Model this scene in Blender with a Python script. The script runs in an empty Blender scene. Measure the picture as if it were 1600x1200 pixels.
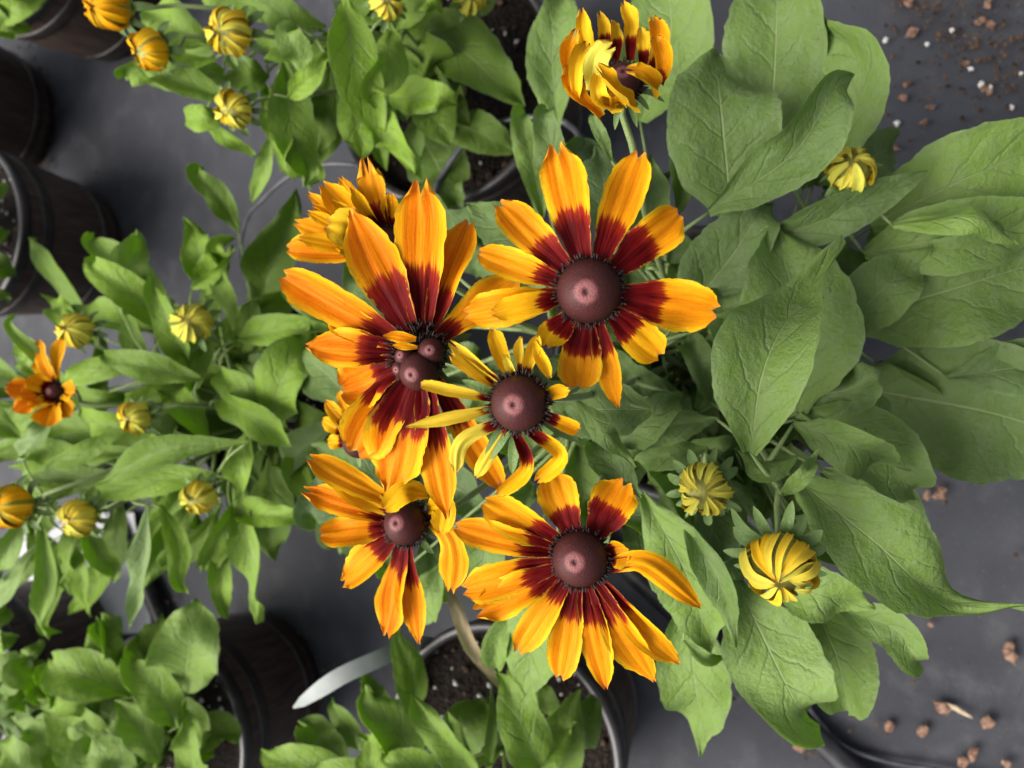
import bpy, math, random
from mathutils import Vector, Matrix, noise
R = math.radians
random.seed(7)

# ------------------------------------------------------------------ camera, world, sun, exposure
scene = bpy.context.scene
H, TILT, FPX = 0.75, R(22), 1160.0
cd = bpy.data.cameras.new('camera'); cam = bpy.data.objects.new('camera', cd)
scene.collection.objects.link(cam)
VD = Vector((0, math.sin(TILT), -math.cos(TILT)))          # view direction
VR = Vector((0, -math.cos(TILT), -math.sin(TILT)))         # image right
VU = Vector((1, 0, 0))                                     # image up
CAM = Vector((0, 0, H))
cam.matrix_world = Matrix(((VR.x, VU.x, -VD.x, 0), (VR.y, VU.y, -VD.y, 0), (VR.z, VU.z, -VD.z, H), (0, 0, 0, 1)))
cd.sensor_width = 36; cd.lens = 36*FPX/1600; cd.clip_start = .01; cd.clip_end = 60
cd.dof.use_dof = True; cd.dof.focus_distance = .31; cd.dof.aperture_fstop = 9.5
scene.camera = cam

world = bpy.data.worlds.new('World'); scene.world = world; world.use_nodes = True
wn = world.node_tree.nodes; wl = world.node_tree.links
sky = wn.new('ShaderNodeTexSky'); sky.sky_type = 'NISHITA'; sky.sun_disc = False
SUN_EL, SUN_AZ = R(50), R(-28)
sky.sun_elevation = SUN_EL; sky.sun_rotation = SUN_AZ
sky.dust_density = 6; sky.air_density = 1.0; sky.ozone_density = 1
hs = wn.new('ShaderNodeHueSaturation'); hs.inputs['Saturation'].default_value = .28
wl.new(sky.outputs[0], hs.inputs['Color']); wl.new(hs.outputs[0], wn['Background'].inputs[0])
wn['Background'].inputs[1].default_value = .105
sd = bpy.data.lights.new('sun', 'SUN'); sd.energy = 2.5; sd.angle = R(48); sd.color = (1, .95, .87)
sun = bpy.data.objects.new('sun', sd); scene.collection.objects.link(sun)
sdir = Vector((math.sin(SUN_AZ)*math.cos(SUN_EL), math.cos(SUN_AZ)*math.cos(SUN_EL), math.sin(SUN_EL)))
sun.rotation_euler = sdir.to_track_quat('Z', 'Y').to_euler(); sun.location = (0, 0, 3)
vs = scene.view_settings
vs.view_transform = 'Standard'; vs.look = 'None'; vs.gamma = 1; vs.exposure = .88; vs.use_curve_mapping = False

cy = scene.cycles
cy.max_bounces = 6; cy.diffuse_bounces = 3; cy.glossy_bounces = 2; cy.transmission_bounces = 4; cy.caustics_reflective = False; cy.caustics_refractive = False
# ------------------------------------------------------------------ geometry helpers
def ray(px, py): return VD + VR*((px-800)/FPX) + VU*((600-py)/FPX)
def at(px, py, z):
    r = ray(px, py); return CAM + r*((z-H)/r.z)
def atd(px, py, d): return CAM + ray(px, py)*d              # d = depth along the view direction
def depth(p): return (p-CAM).dot(VD)

WPOS = {}
def link(name, me, mat, par, origin):
    if me is not None:
        me.transform(Matrix.Translation(-origin))
        if mat is not None and not me.materials: me.materials.append(mat)
    o = bpy.data.objects.new(name, me); scene.collection.objects.link(o)
    if par is not None:
        o.parent = par; o.location = origin-WPOS[par]
    else: o.location = origin
    WPOS[o] = origin.copy(); return o
def thing(name, label, cat, loc, group=None):
    o = link(name, None, None, None, Vector(loc)); return tag(o, label, cat, group)
def tag(o, label=None, cat=None, group=None, kind=None):
    for k, v in (('label', label), ('category', cat), ('group', group), ('kind', kind)):
        if v: o[k] = v
    return o

class MB:
    def __init__(s): s.v = []; s.f = []; s.uv = []; s.a = {}
    def vert(s, p, uv=(.5, .5), **a):
        s.v.append(p); s.uv.append(uv)
        for k, x in a.items(): s.a.setdefault(k, {})[len(s.v)-1] = x
        return len(s.v)-1
    def tube(s, pts, rad, n=8, cap=True, uvt=None, **a):
        pts = [Vector(p) for p in pts]; rings = []; ref = None
        for i, p in enumerate(pts):
            t = (pts[min(i+1, len(pts)-1)]-pts[max(i-1, 0)]).normalized()
            if ref is None: ref = t.orthogonal().normalized()
            ref = (ref-t*ref.dot(t)).normalized(); b = t.cross(ref)
            r = rad[i] if isinstance(rad, (list, tuple)) else rad
            rings.append([s.vert(p+(ref*math.cos(2*math.pi*k/n)+b*math.sin(2*math.pi*k/n))*r,
                         (.5, .1) if uvt else (k/n, i/len(pts)), **a) for k in range(n)])
        for A, B in zip(rings, rings[1:]):
            for k in range(n): s.f.append((A[k], A[(k+1) % n], B[(k+1) % n], B[k]))
        if cap: s.f.append(tuple(rings[0][::-1])); s.f.append(tuple(rings[-1]))
    def lathe(s, prof, n=32, c=Vector((0, 0, 0)), ax=Vector((0, 0, 1)), mod=None, close=False):
        u = ax.orthogonal().normalized(); w = ax.cross(u); rings = []
        for i, (r, h) in enumerate(prof):
            ring = []
            for k in range(n):
                an = 2*math.pi*k/n; rr = r*(mod(an, i, h) if mod else 1)
                ring.append(s.vert(c+ax*h+(u*math.cos(an)+w*math.sin(an))*rr, (k/n, i/(len(prof)-1))))
            rings.append(ring)
        for A, B in zip(rings, rings[1:]):
            for k in range(n): s.f.append((A[k], A[(k+1) % n], B[(k+1) % n], B[k]))
        if close: s.f.append(tuple(rings[-1]))
    def mesh(s, name, smooth=True):
        me = bpy.data.meshes.new(name); me.from_pydata([tuple(v) for v in s.v], [], s.f)
        uvl = me.uv_layers.new(name='UVMap')
        li = [0]*len(me.loops); me.loops.foreach_get('vertex_index', li)
        uvl.data.foreach_set('uv', [c for i in li for c in s.uv[i]])
        for k, d in s.a.items():
            at_ = me.attributes.new(k, 'FLOAT', 'POINT')
            at_.data.foreach_set('value', [d.get(i, 0.0) for i in range(len(s.v))])
        if smooth: me.polygons.foreach_set('use_smooth', [True]*len(me.polygons))
        me.update(); return me
    def build(s, name, mat, par=None, origin=None, smooth=True):
        if origin is None: origin = Vector(s.v[0])
        return link(name, s.mesh(name, smooth), mat, par, Vector(origin))

def catmull(pts, n):
    pts = [Vector(p) for p in pts]
    if len(pts) == 2: pts = [pts[0], pts[0].lerp(pts[1], .5), pts[1]]
    P = [pts[0]*2-pts[1]]+pts+[pts[-1]*2-pts[-2]]; dense = []
    for i in range(1, len(P)-2):
        for k in range(12):
            t = k/12; a, b, c, d = P[i-1:i+3]
            dense.append(.5*((2*b)+(c-a)*t+(2*a-5*b+4*c-d)*t*t+(3*b-a-3*c+d)*t**3))
    dense.append(pts[-1]); L = [0]
    for a, b in zip(dense, dense[1:]): L.append(L[-1]+(b-a).length)
    out = []; j = 0
    for i in range(n+1):
        x = L[-1]*i/n
        while j < len(L)-2 and L[j+1] < x: j += 1
        k = (x-L[j])/max(L[j+1]-L[j], 1e-9); out.append(dense[j].lerp(dense[j+1], min(max(k, 0), 1)))
    return out
def interp(tab, t):
    for (a, x), (b, y) in zip(tab, tab[1:]):
        if t <= b:
            k = (t-a)/(b-a); k = k*k*(3-2*k)*.5+k*.5; return x+(y-x)*k
    return tab[-1][1]
PROF = {
 'leaf': [(0, .12), (.08, .26), (.2, .62), (.34, .93), (.44, 1), (.58, .93), (.73, .70), (.86, .40), (.95, .15), (1, .01)],
 'lance': [(0, .2), (.12, .5), (.3, .92), (.42, 1), (.6, .82), (.78, .5), (.9, .24), (1, .01)],
 'oval': [(0, .18), (.08, .42), (.22, .82), (.42, 1), (.6, .97), (.76, .80), (.88, .54), (.96, .26), (1, .03)],
 'petal': [(0, .36), (.15, .56), (.4, .88), (.62, 1), (.8, .95), (.92, .74), (1, .42)],
 'point': [(0, .40), (.2, .7), (.42, .97), (.58, 1), (.75, .84), (.9, .5), (1, .16)],
 'strap': [(0, .5), (.3, .8), (.6, 1), (.85, .95), (.96, .75), (1, .4)],
 'acum': [(0, .15), (.1, .42), (.25, .82), (.38, 1), (.5, .93), (.62, .68), (.72, .42), (.82, .22), (.92, .11), (1, .01)],
 'budp': [(0, .6), (.3, .95), (.55, 1), (.8, .72), (.95, .5), (1, .3)],
 'sepal': [(0, .6), (.25, .95), (.5, 1), (.75, .8), (.92, .45), (1, .1)],
}
def blade(mb, pts, w, prof='leaf', up=None, roll=0, fold=0, cup=0, wave=0, wf=2.0, n=18, m=8, thick=.0004,
          notch=0, ridge=0, jag=0, seed=0, curl=0, und=0, **attr):
    """a thin closed sheet along pts: upper and lower skin meeting at the edge"""
    rnd = random.Random(seed); ph1, ph2 = rnd.random()*6.28, rnd.random()*6.28; sd3 = rnd.random()*50
    C = catmull(pts, n); F = []
    for i in range(n+1):
        T = (C[min(i+1, n)]-C[max(i-1, 0)]).normalized()
        Z = (CAM-C[i]).normalized()*.75+Vector((0, 0, .25)) if up is None else up
        N = Z-T*Z.dot(T)
        if N.length < .15 and F: N = F[-1][1]-T*F[-1][1].dot(T)
        N.normalize()
        F.append([T, N])
    for i in range(n+1):
        T, N = F[i]; t = i/n
        ro = roll if not isinstance(roll, tuple) else roll[0]+(roll[1]-roll[0])*t
        if ro: N = (Matrix.Rotation(R(ro), 3, T) @ N)
        F[i] = (C[i], N, T.cross(N), T)
    tab = PROF[prof]; L = sum((a-b).length for a, b in zip(C, C[1:]))
    grid = []
    for sheet in (0, 1):
        G = []
        for i in range(n+1):
            row = []
            for j in range(m+1):
                v = -1+2*j/m; t = i/n
                lf = 1-notch*abs(abs(v)-.5)/.5*(t**3) if notch else 1
                x = t*lf*n; k = min(int(x), n-1); fr = x-k
                c = F[k][0].lerp(F[k+1][0], fr); N = F[k][1].lerp(F[k+1][1], fr); S = F[k][2].lerp(F[k+1][2], fr)
                hw = w/2*interp(tab, t)
                if jag and j in (0, m): hw *= 1+jag*(rnd.random()-.5)
                fo = R(fold)
                p = c+S*(v*hw*math.cos(fo*abs(v)**.3 if v else 0))
                z = abs(v)*hw*math.sin(fo)+cup*v*v*hw
                if wave: z += wave*w*.5*abs(v)**1.5*math.sin(6.28*wf*t+(ph1 if v < 0 else ph2))*min(1, 4*t)*(1 if t < .9 else .5)
                if und: z += und*w*noise.noise((sd3+v*.9, t*3.2, sd3))*(.35+abs(v))
                if ridge: z += ridge*hw*math.cos(v*9.4)*(1-abs(v)**4)
                if curl: z += curl*w*max(0, t-.6)**2*6
                p = p+N*z
                if sheet: p = p-N*(thick*(1-v**4)*(1-t**8))
                row.append(mb.vert(p, (.5+v*.5, t), under=float(sheet), **attr))
            G.append(row)
        for i in range(n):
            for j in range(m):
                q = (G[i][j], G[i][j+1], G[i+1][j+1], G[i+1][j])
                mb.f.append(q if not sheet else q[::-1])

# ------------------------------------------------------------------ materials
class NT:
    def __init__(s, name):
        s.m = bpy.data.materials.new(name); s.m.use_nodes = True; s.n = s.m.node_tree.nodes; s.l = s.m.node_tree.links
        s.b = s.n['Principled BSDF']; s.out = s.n['Material Output']
    def put(s, sock, x):
        if hasattr(x, 'is_output'): s.l.new(x, sock)
        elif isinstance(x, (tuple, list)) and len(x) == 3 and sock.type == 'RGBA': sock.default_value = (*x, 1)
        else: sock.default_value = x
    def math(s, op, a, b=0.0, c=None, clamp=False):
        q = s.n.new('ShaderNodeMath'); q.operation = op; q.use_clamp = clamp
        s.put(q.inputs[0], a); s.put(q.inputs[1], b)
        if c is not None: s.put(q.inputs[2], c)
        return q.outputs[0]
    def mix(s, f, a, b, mode='MIX'):
        q = s.n.new('ShaderNodeMix'); q.data_type = 'RGBA'; q.blend_type = mode
        s.put(q.inputs[0], f); s.put(q.inputs[6], a); s.put(q.inputs[7], b); return q.outputs[2]
    def step(s, x, lo, hi):
        q = s.n.new('ShaderNodeMapRange'); q.interpolation_type = 'SMOOTHSTEP'
        s.put(q.inputs[0], x); s.put(q.inputs[1], lo); s.put(q.inputs[2], hi); return q.outputs[0]
    def attr(s, name):
        q = s.n.new('ShaderNodeAttribute'); q.attribute_name = name; return q.outputs['Fac']
    def uv(s):
        q = s.n.new('ShaderNodeUVMap'); x = s.n.new('ShaderNodeSeparateXYZ'); s.l.new(q.outputs[0], x.inputs[0])
        return x.outputs[0], x.outputs[1]
    def obj(s): return s.n.new('ShaderNodeTexCoord').outputs['Object']
    def pos(s): return s.n.new('ShaderNodeNewGeometry').outputs['Position']
    def xyz(s, a, b, c=0.0):
        q = s.n.new('ShaderNodeCombineXYZ'); s.put(q.inputs[0], a); s.put(q.inputs[1], b); s.put(q.inputs[2], c); return q.outputs[0]
    def noise(s, vec, sc, det=3, rough=.55):
        q = s.n.new('ShaderNodeTexNoise'); s.l.new(vec, q.inputs['Vector']); q.inputs['Scale'].default_value = sc
        q.inputs['Detail'].default_value = det; q.inputs['Roughness'].default_value = rough; return q.outputs['Fac']
    def voro(s, vec, sc):
        q = s.n.new('ShaderNodeTexVoronoi'); s.l.new(vec, q.inputs['Vector']); q.inputs['Scale'].default_value = sc; return q.outputs['Distance']
    def bump(s, h, st, dist=.001):
        q = s.n.new('ShaderNodeBump'); s.put(q.inputs['Height'], h); q.inputs['Strength'].default_value = st
        q.inputs['Distance'].default_value = dist; s.l.new(q.outputs[0], s.b.inputs['Normal']); return q.outputs[0]
    def fin(s, col, rough=.5, spec=.5, trans=None, tf=.3, sheen=0):
        s.put(s.b.inputs['Base Color'], col); s.put(s.b.inputs['Roughness'], rough)
        s.b.inputs['Specular IOR Level'].default_value = spec
        if sheen: s.b.inputs['Sheen Weight'].default_value = sheen; s.b.inputs['Sheen Roughness'].default_value = .4
        if trans is not None:
            q = s.n.new('ShaderNodeBsdfTranslucent'); s.put(q.inputs[0], trans)
            x = s.n.new('ShaderNodeMixShader'); s.put(x.inputs[0], tf)
            s.l.new(s.b.outputs[0], x.inputs[1]); s.l.new(q.outputs[0], x.inputs[2]); s.l.new(x.outputs[0], s.out.inputs[0])
        return s.m

def mat_leaf():
    t = NT('leaf_green'); u, v = t.uv(); au = t.math('ABSOLUTE', t.math('SUBTRACT', u, .5))
    au = t.math('MULTIPLY', au, 2)
    tint, under = t.attr('tint'), t.attr('under'); P = t.pos()
    mott = t.noise(P, 110, 4, .65); fine = t.noise(P, 800, 2)
    # side veins sweep forward from the midrib, bent by the mottle
    x = t.math('SUBTRACT', v, t.math('MULTIPLY', t.math('POWER', au, .8), .26))
    x = t.math('MULTIPLY_ADD', mott, .10, x)
    tri = t.math('ABSOLUTE', t.math('SUBTRACT', t.math('FRACT', t.math('MULTIPLY', x, 5.5)), .5))
    vein = t.math('SUBTRACT', 1, t.step(tri, .0, .10))
    vein = t.math('MULTIPLY', vein, t.math('SUBTRACT', 1, t.step(au, .4, .95)))
    midw = t.math('MULTIPLY_ADD', v, -.030, .042)
    mid = t.math('SUBTRACT', 1, t.step(au, t.math('MULTIPLY', midw, .3), midw))
    col = t.mix(t.math('MULTIPLY_ADD', tint, .5, .5, True), (.032, .074, .016), (.245, .400, .028))
    col = t.mix(t.math('MULTIPLY', t.step(tint, .95, 2.0), .9), col, (.22, .29, .16))
    col = t.mix(t.attr('sage'), col, (.150, .205, .115))
    col = t.mix(t.math('MULTIPLY', t.step(mott, .3, .72), t.math('MULTIPLY_ADD', t.attr('sage'), 1.2, .25)), col, t.mix(.5, col, (.25, .31, .185)))
    col = t.mix(t.math('MULTIPLY', t.step(fine, .42, .7), .15), col, (.22, .28, .16))
    col = t.mix(t.math('MULTIPLY', t.step(au, .90, 1.0), .35), col, (.25, .34, .14))
    col = t.mix(t.math('MULTIPLY', vein, .30), col, (.24, .32, .13))
    col = t.mix(t.math('MULTIPLY', mid, .8), col, (.34, .42, .19))
    col = t.mix(t.math('MULTIPLY', under, .5), col, (.17, .24, .10))
    spot = t.math('SUBTRACT', 1, t.step(t.voro(P, 55), .04, .07))
    col = t.mix(t.math('MULTIPLY', spot, .55), col, (.12, .07, .03))
    col = t.mix(t.attr('dry'), col, (.46, .36, .22))
    h = t.math('MULTIPLY_ADD', mott, 1.6, t.math('MULTIPLY', fine, .22))
    h = t.math('SUBTRACT', h, t.math('MULTIPLY', vein, .35)); h = t.math('SUBTRACT', h, t.math('MULTIPLY', mid, .7))
    t.bump(h, .6, .0026)
    tr = t.mix(.6, col, (.42, .68, .01))
    tr = t.mix(t.math('MULTIPLY', vein, .3), tr, (.08, .16, .01))
    return t.fin(col, .52, .28, tr, .40, .02)
def mat_petal():
    t = NT('petal_red_orange'); u, v = t.uv(); au = t.math('MULTIPLY', t.math('ABSOLUTE', t.math('SUBTRACT', u, .5)), 2)
    red, yel, under, rid = t.attr('red'), t.attr('yel'), t.attr('under'), t.attr('rid'); P = t.pos()
    sv = t.xyz(t.math('MULTIPLY', u, 9), t.math('MULTIPLY', v, 1.1), t.math('MULTIPLY', rid, 31))
    st = t.noise(sv, 1.6, 4, .65); st2 = t.noise(sv, 4.5, 2, .6); blot = t.noise(P, 260, 3)
    spot = t.noise(P, 900, 2)
    e = t.math('SUBTRACT', red, v); e = t.math('ADD', e, t.math('MULTIPLY', t.math('SUBTRACT', st, .5), .26))
    e = t.math('ADD', e, t.math('MULTIPLY', t.math('SUBTRACT', st2, .5), .09))
    e = t.math('SUBTRACT', e, t.math('MULTIPLY', t.math('POWER', au, 4), .10))
    rm = t.step(e, -.03, .035)
    ora = t.mix(t.step(st, .35, .68), (.88, .30, .004), (.75, .165, .003))
    ora = t.mix(t.math('MULTIPLY', t.step(spot, .52, .72), .35), ora, (.62, .12, .004))
    ora = t.mix(t.math('MULTIPLY', t.step(blot, .56, .74), .35), ora, (.60, .13, .006))
    yl = t.mix(t.step(st2, .35, .7), (.90, .58, .011), (.82, .42, .007))
    ed = t.math('MULTIPLY', t.step(au, .60, .95), t.math('MULTIPLY_ADD', yel, .5, .75, True))
    col = t.mix(t.math('MAXIMUM', ed, t.math('MULTIPLY', yel, .8, clamp=True)), ora, yl)
    col = t.mix(t.step(yel, 1.0, 2.0), col, t.mix(st, (.78, .70, .10), (.60, .62, .09)))
    tip = t.math('MULTIPLY', t.step(t.math('ADD', v, t.math('MULTIPLY', blot, .1)), .985, 1.06), .6)
    col = t.mix(tip, col, (.55, .20, .05))
    rc = t.mix(t.step(st, .35, .7), (.165, .004, .005), (.050, .001, .002))
    rc = t.mix(t.step(e, .0, .16), (.30, .020, .006), rc)
    rc = t.mix(t.math('MULTIPLY', t.step(au, .82, 1.0), .65), rc, (.34, .05, .025))
    col = t.mix(rm, col, rc)
    ucol = t.mix(t.math('MULTIPLY', rm, .35), t.mix(st, (.70, .50, .03), (.62, .36, .02)), (.30, .10, .02))
    col = t.mix(t.math('MULTIPLY', under, .8), col, ucol)
    t.bump(t.math('ADD', t.math('MULTIPLY', st2, .8), t.math('MULTIPLY', blot, .3)), .4, .0008)
    return t.fin(col, .55, .09, col, .25, .0)
def mat_simple(name, c1, c2, sc, rough=.6, spec=.4, b=.3, bd=.001, det=4, sheen=0, lo=.35, hi=.65):
    t = NT(name); P = t.pos(); f = t.noise(P, sc, det); f2 = t.noise(P, sc*5, 2)
    col = t.mix(t.step(f, lo, hi), c1, c2); t.bump(t.math('MULTIPLY_ADD', f2, .5, f), b, bd)
    return t.fin(col, rough, spec, sheen=sheen)
def mat_cone():
    t = NT('cone_purple_brown'); P = t.obj(); u, v = t.uv()     # v: 1 at the tip
    g = t.voro(P, 1500); fl = t.noise(P, 300, 3)
    w = t.math('ADD', v, t.math('MULTIPLY', t.math('SUBTRACT', fl, .5), .05))
    col = t.mix(t.step(w, .20, .74), (.016, .005, .004), (.060, .015, .015))
    col = t.mix(t.math('MULTIPLY', t.step(w, .79, .885), .8), col, (.27, .095, .095))
    col = t.mix(t.step(w, .905, .965), col, (.06, .018, .018))
    col = t.mix(t.math('MULTIPLY', t.step(g, .45, .8), .25), col, (.03, .008, .008))
    t.bump(t.math('ADD', t.math('MULTIPLY', g, -.6), fl), .35, .0007)
    return t.fin(col, .5, .22)
def mat_stem():
    t = NT('stem_green'); P = t.pos(); f = t.noise(P, 200, 3); h = t.noise(P, 1500, 2)
    col = t.mix(f, (.11, .17, .05), (.21, .27, .09)); col = t.mix(t.math('MULTIPLY', t.step(h, .5, .7), .4), col, (.36, .40, .22))
    t.bump(h, .5, .0008); return t.fin(col, .55, .3, sheen=.15)
def mat_sepal():
    t = NT('sepal_green'); u, v = t.uv(); P = t.pos(); h = t.noise(P, 1200, 2)
    col = t.mix(v, (.09, .17, .05), (.17, .26, .075)); col = t.mix(t.math('MULTIPLY', t.step(h, .5, .72), .4), col, (.33, .40, .22))
    t.bump(h, .5, .0006); return t.fin(col, .55, .3, (.2, .35, .03), .2, .1)
def mat_fabric():
    t = NT('weed_fabric'); P = t.pos(); s = t.n.new('ShaderNodeSeparateXYZ'); t.l.new(P, s.inputs[0])
    da = t.math('ADD', s.outputs[0], t.math('MULTIPLY', s.outputs[1], .6)); db = t.math('SUBTRACT', s.outputs[1], t.math('MULTIPLY', s.outputs[0], .6))
    wx = t.math('SINE', t.math('MULTIPLY', da, 1500)); wy = t.math('SINE', t.math('MULTIPLY', db, 1500))
    wv = t.math('MULTIPLY', wx, wy); big = t.noise(P, 5, 5); md = t.noise(P, 28, 5); fn = t.noise(P, 420, 3)
    col = t.mix(t.step(big, .35, .68), (.028, .030, .038), (.054, .057, .069))
    col = t.mix(t.math('MULTIPLY', t.step(md, .48, .72), .5), col, (.088, .090, .096))
    col = t.mix(t.math('MULTIPLY', t.step(fn, .6, .75), .3), col, (.17, .165, .16))
    col = t.mix(t.math('MULTIPLY_ADD', wv, .22, .22), col, (.02, .02, .024))
    t.bump(t.math('ADD', t.math('MULTIPLY', wv, .25), t.math('MULTIPLY', fn, .4)), .35, .0006)
    return t.fin(col, .68, .28)
def mat_wood_pot():
    t = NT('barrel_pot_plastic'); u, v = t.uv(); P = t.pos()
    vec = t.xyz(t.math('MULTIPLY', u, 90), t.math('MULTIPLY', v, 2.2)); g = t.noise(vec, 1.4, 5, .7); d = t.noise(P, 40, 4)
    col = t.mix(t.step(g, .35, .7), (.034, .023, .019), (.098, .066, .054))
    col = t.mix(t.math('MULTIPLY', t.step(d, .55, .75), .3), col, (.05, .04, .034))
    t.bump(g, .5, .0015); return t.fin(col, .5, .4)
def mat_soil():
    t = NT('potting_soil'); P = t.pos(); a = t.noise(P, 180, 5, .7); c = t.voro(P, 260)
    col = t.mix(t.step(a, .38, .66), (.005, .0035, .0025), (.024, .015, .010))
    t.bump(t.math('ADD', a, c), .9, .004); return t.fin(col, .85, .2)
M = dict(leaf=mat_leaf(), petal=mat_petal(), cone=mat_cone(), stem=mat_stem(), sepal=mat_sepal(), fabric=mat_fabric(),
         pot=mat_wood_pot(), soil=mat_soil(),
         budcore=mat_simple('bud_core', (.26, .27, .05), (.36, .36, .07), 500, .6),
         hoop=mat_simple('dark_hoop_plastic', (.018, .014, .013), (.040, .032, .029), 60, .45),
         rim=mat_simple('pot_rim_plastic', (.016, .014, .015), (.032, .029, .030), 50, .35, .5, .15),
         floret=mat_simple('floret_dark', (.010, .005, .004), (.035, .014, .010), 900, .6),
         tube=mat_simple('drip_tube_grey', (.045, .045, .052), (.085, .085, .095), 80, .35, .5, .1),
         hose=mat_simple('black_hose', (.014, .014, .016), (.030, .030, .033), 60, .38, .5, .1),
         bark=mat_simple('bark_chip', (.12, .062, .040), (.29, .18, .13), 220, .8, .2, .8, .002),
         straw=mat_simple('pale_straw', (.38, .28, .18), (.52, .42, .30), 220, .8, .2, .5),
         perlite=mat_simple('perlite_white', (.50, .48, .44), (.72, .70, .66), 400, .85, .2, .6),
         grit=mat_simple('soil_grit', (.030, .019, .013), (.115, .070, .045), 160, .9, .15, .8),
         sheet=mat_simple('white_sheet', (.32, .32, .34), (.46, .46, .48), 14, .5, .4, .2),
         tagm=mat_simple('tag_plastic', (.33, .36, .34), (.42, .45, .43), 30, .4, .5, .05))

# ------------------------------------------------------------------ ground
def ground():
    mb = MB(); n = 130; x0, x1, y0, y1 = -1.6, 1.6, -.9, 2.6
    for i in range(n+1):
        for j in range(n+1):
            x = x0+(x1-x0)*i/n; y = y0+(y1-y0)*j/n
            z = .004*noise.noise((x*3, y*3, 0))+.0018*noise.noise((x*11, y*7, 4))
            mb.vert(Vector((x, y, z-.004)), (i/n, j/n))
    for i in range(n):
        for j in range(n):
            a = i*(n+1)+j; mb.f.append((a, a+n+1, a+n+2, a+1))
    o = mb.build('ground', M['fabric'], None, (0, 0, 0)); tag(o, kind='structure')
    # far ground so that the sheet reaches the horizon, just below
    mb = MB(); q = [mb.vert(Vector((x, y, -.02))) for x, y in ((-25, -25), (25, -25), (25, 25), (-25, 25))]; mb.f.append(tuple(q))
    tag(mb.build('far_ground', M['fabric'], None, (0, 0, -.02)), kind='structure')
ground()

# ------------------------------------------------------------------ pots
PH, PR, PB = .157, .105, .085
def pot(c, label, group='barrel pots standing on the weed cloth', soil=True, seed=0):
    c = Vector((c.x, c.y, 0)); o = thing('barrel_pot', label, 'pot', c, group); rot = random.Random(seed).random()*6
    def rad(h): return PB+(PR-PB)*(h/PH)+.004*math.sin(math.pi*h/PH)
    stv = lambda an, i, h: 1-.012*max(0, 1-abs(math.sin((an+rot)*8))*9)
    mb = MB(); n = 128
    mb.lathe([(PB*.9, .0015), (PB, .0015)]+[(rad(h), h) for h in [PH*k/10 for k in range(1, 10)]]+[(rad(PH)-.001, PH-.012)], n, c, mod=stv)
    mb.lathe([(rad(PH)-.004, PH-.012), (rad(PH)-.005, PH*.8), (PB*.95, .03), (PB*.9, .0015)], 48, c)
    mb.build('wall', M['pot'], o, c)
    def band(name, h0, h1, ex, mt):
        m2 = MB(); r0, r1 = rad(h0), rad(h1)
        m2.lathe([(r0-.001, h0), (r0+ex*.8, h0+.001), (r0+ex, h0+.003), (r1+ex, h1-.003), (r1+ex*.8, h1-.001), (r1-.001, h1)], 64, c)
        m2.build(name, mt, o, c)
    band('hoop', .020, .034, .0022, M['hoop']); band('hoop', PH-.046, PH-.030, .0022, M['hoop'])
    m2 = MB(); r = rad(PH)
    m2.lathe([(r-.004, PH-.014), (r+.0035, PH-.013), (r+.005, PH-.009), (r+.005, PH-.002), (r+.003, PH), (r-.002, PH), (r-.0045, PH-.003), (r-.005, PH-.016)], 72, c)
    m2.build('rim', M['rim'], o, c)
    if soil:
        ms = MB(); rr = random.Random(seed+3); n = 44; prof = [(.001, .0), (.012, 0), (.025, 0), (.038, 0), (.05, 0), (.062, 0), (.074, 0), (.085, 0), (rad(PH-.022)-.004, 0)]
        ms.lathe([(r_, PH-.024) for r_, _ in prof], n, c)
        for k, p in enumerate(ms.v): p.z += .004*noise.noise(p*70)+.002*noise.noise(p*190)
        ms.build('soil', M['soil'], o, c)
        mp = MB(); mc = MB()
        for k in range(150):
            a = rr.random()*6.28; q = rr.random()**.5*(rad(PH)-.012)
            p = c+Vector((q*math.cos(a), q*math.sin(a), PH-.021)); lump(mp if k % 2 else mc, p, .0011+.0022*rr.random()**2 if k % 2 else .002+.003*rr.random(), rr)
        tag(mp.build('perlite', M['perlite'], o, c), kind='stuff'); tag(mc.build('bark_bits', M['grit'], o, c), kind='stuff')
    return o
def lump(mb, p, r, rr, flat=.7):
    b = len(mb.v); ax = [Vector(v) for v in ((1, 0, 0), (-1, 0, 0), (0, 1, 0), (0, -1, 0), (0, 0, flat), (0, 0, -flat))]
    a = rr.random()*6.28; m = Matrix.Rotation(a, 3, 'Z')
    for v in ax: mb.vert(p+m @ Vector((v.x*(1+rr.random()*.5), v.y*(.7+rr.random()*.4), v.z))*r)
    for f in ((0, 2, 4), (2, 1, 4), (1, 3, 4), (3, 0, 4), (2, 0, 5), (1, 2, 5), (3, 1, 5), (0, 3, 5)): mb.f.append(tuple(b+i for i in f))
def rimc(px, py): p = at(px, py, PH); p.z = 0; return p
def fromfront(px, py): p = at(px, py, 0); p.y += PB; return p
C_MAIN, C_LEFT, C_TOP, C_BC, C_BL = rimc(1068, 570), rimc(430, 640), rimc(690, 130), rimc(780, 1172), rimc(255, 1150)
C_FAR, C_FAR2, C_TL = fromfront(190, 385), fromfront(85, 178), fromfront(255, -20)
pot(C_MAIN, 'dark barrel pot hidden under the plant with the largest open flowers', seed=1)
pot(C_LEFT, 'dark barrel pot under the leafy plant with many small yellow buds', seed=2)
pot(C_TOP, 'dark barrel pot with bare soil showing beside the looped thin grey tube', seed=3)
pot(C_BC, 'dark barrel pot with speckled soil and the white plant tag', seed=4)
pot(C_BL, 'dark barrel pot with a young flowerless plant, beside the white tag tip', seed=5)
pot(C_FAR, 'dark wood-look barrel pot with two hoops standing clear on the grey cloth', seed=6)
pot(C_FAR2, 'dark barrel pot of which only the base end shows between two others', seed=7)
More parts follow.
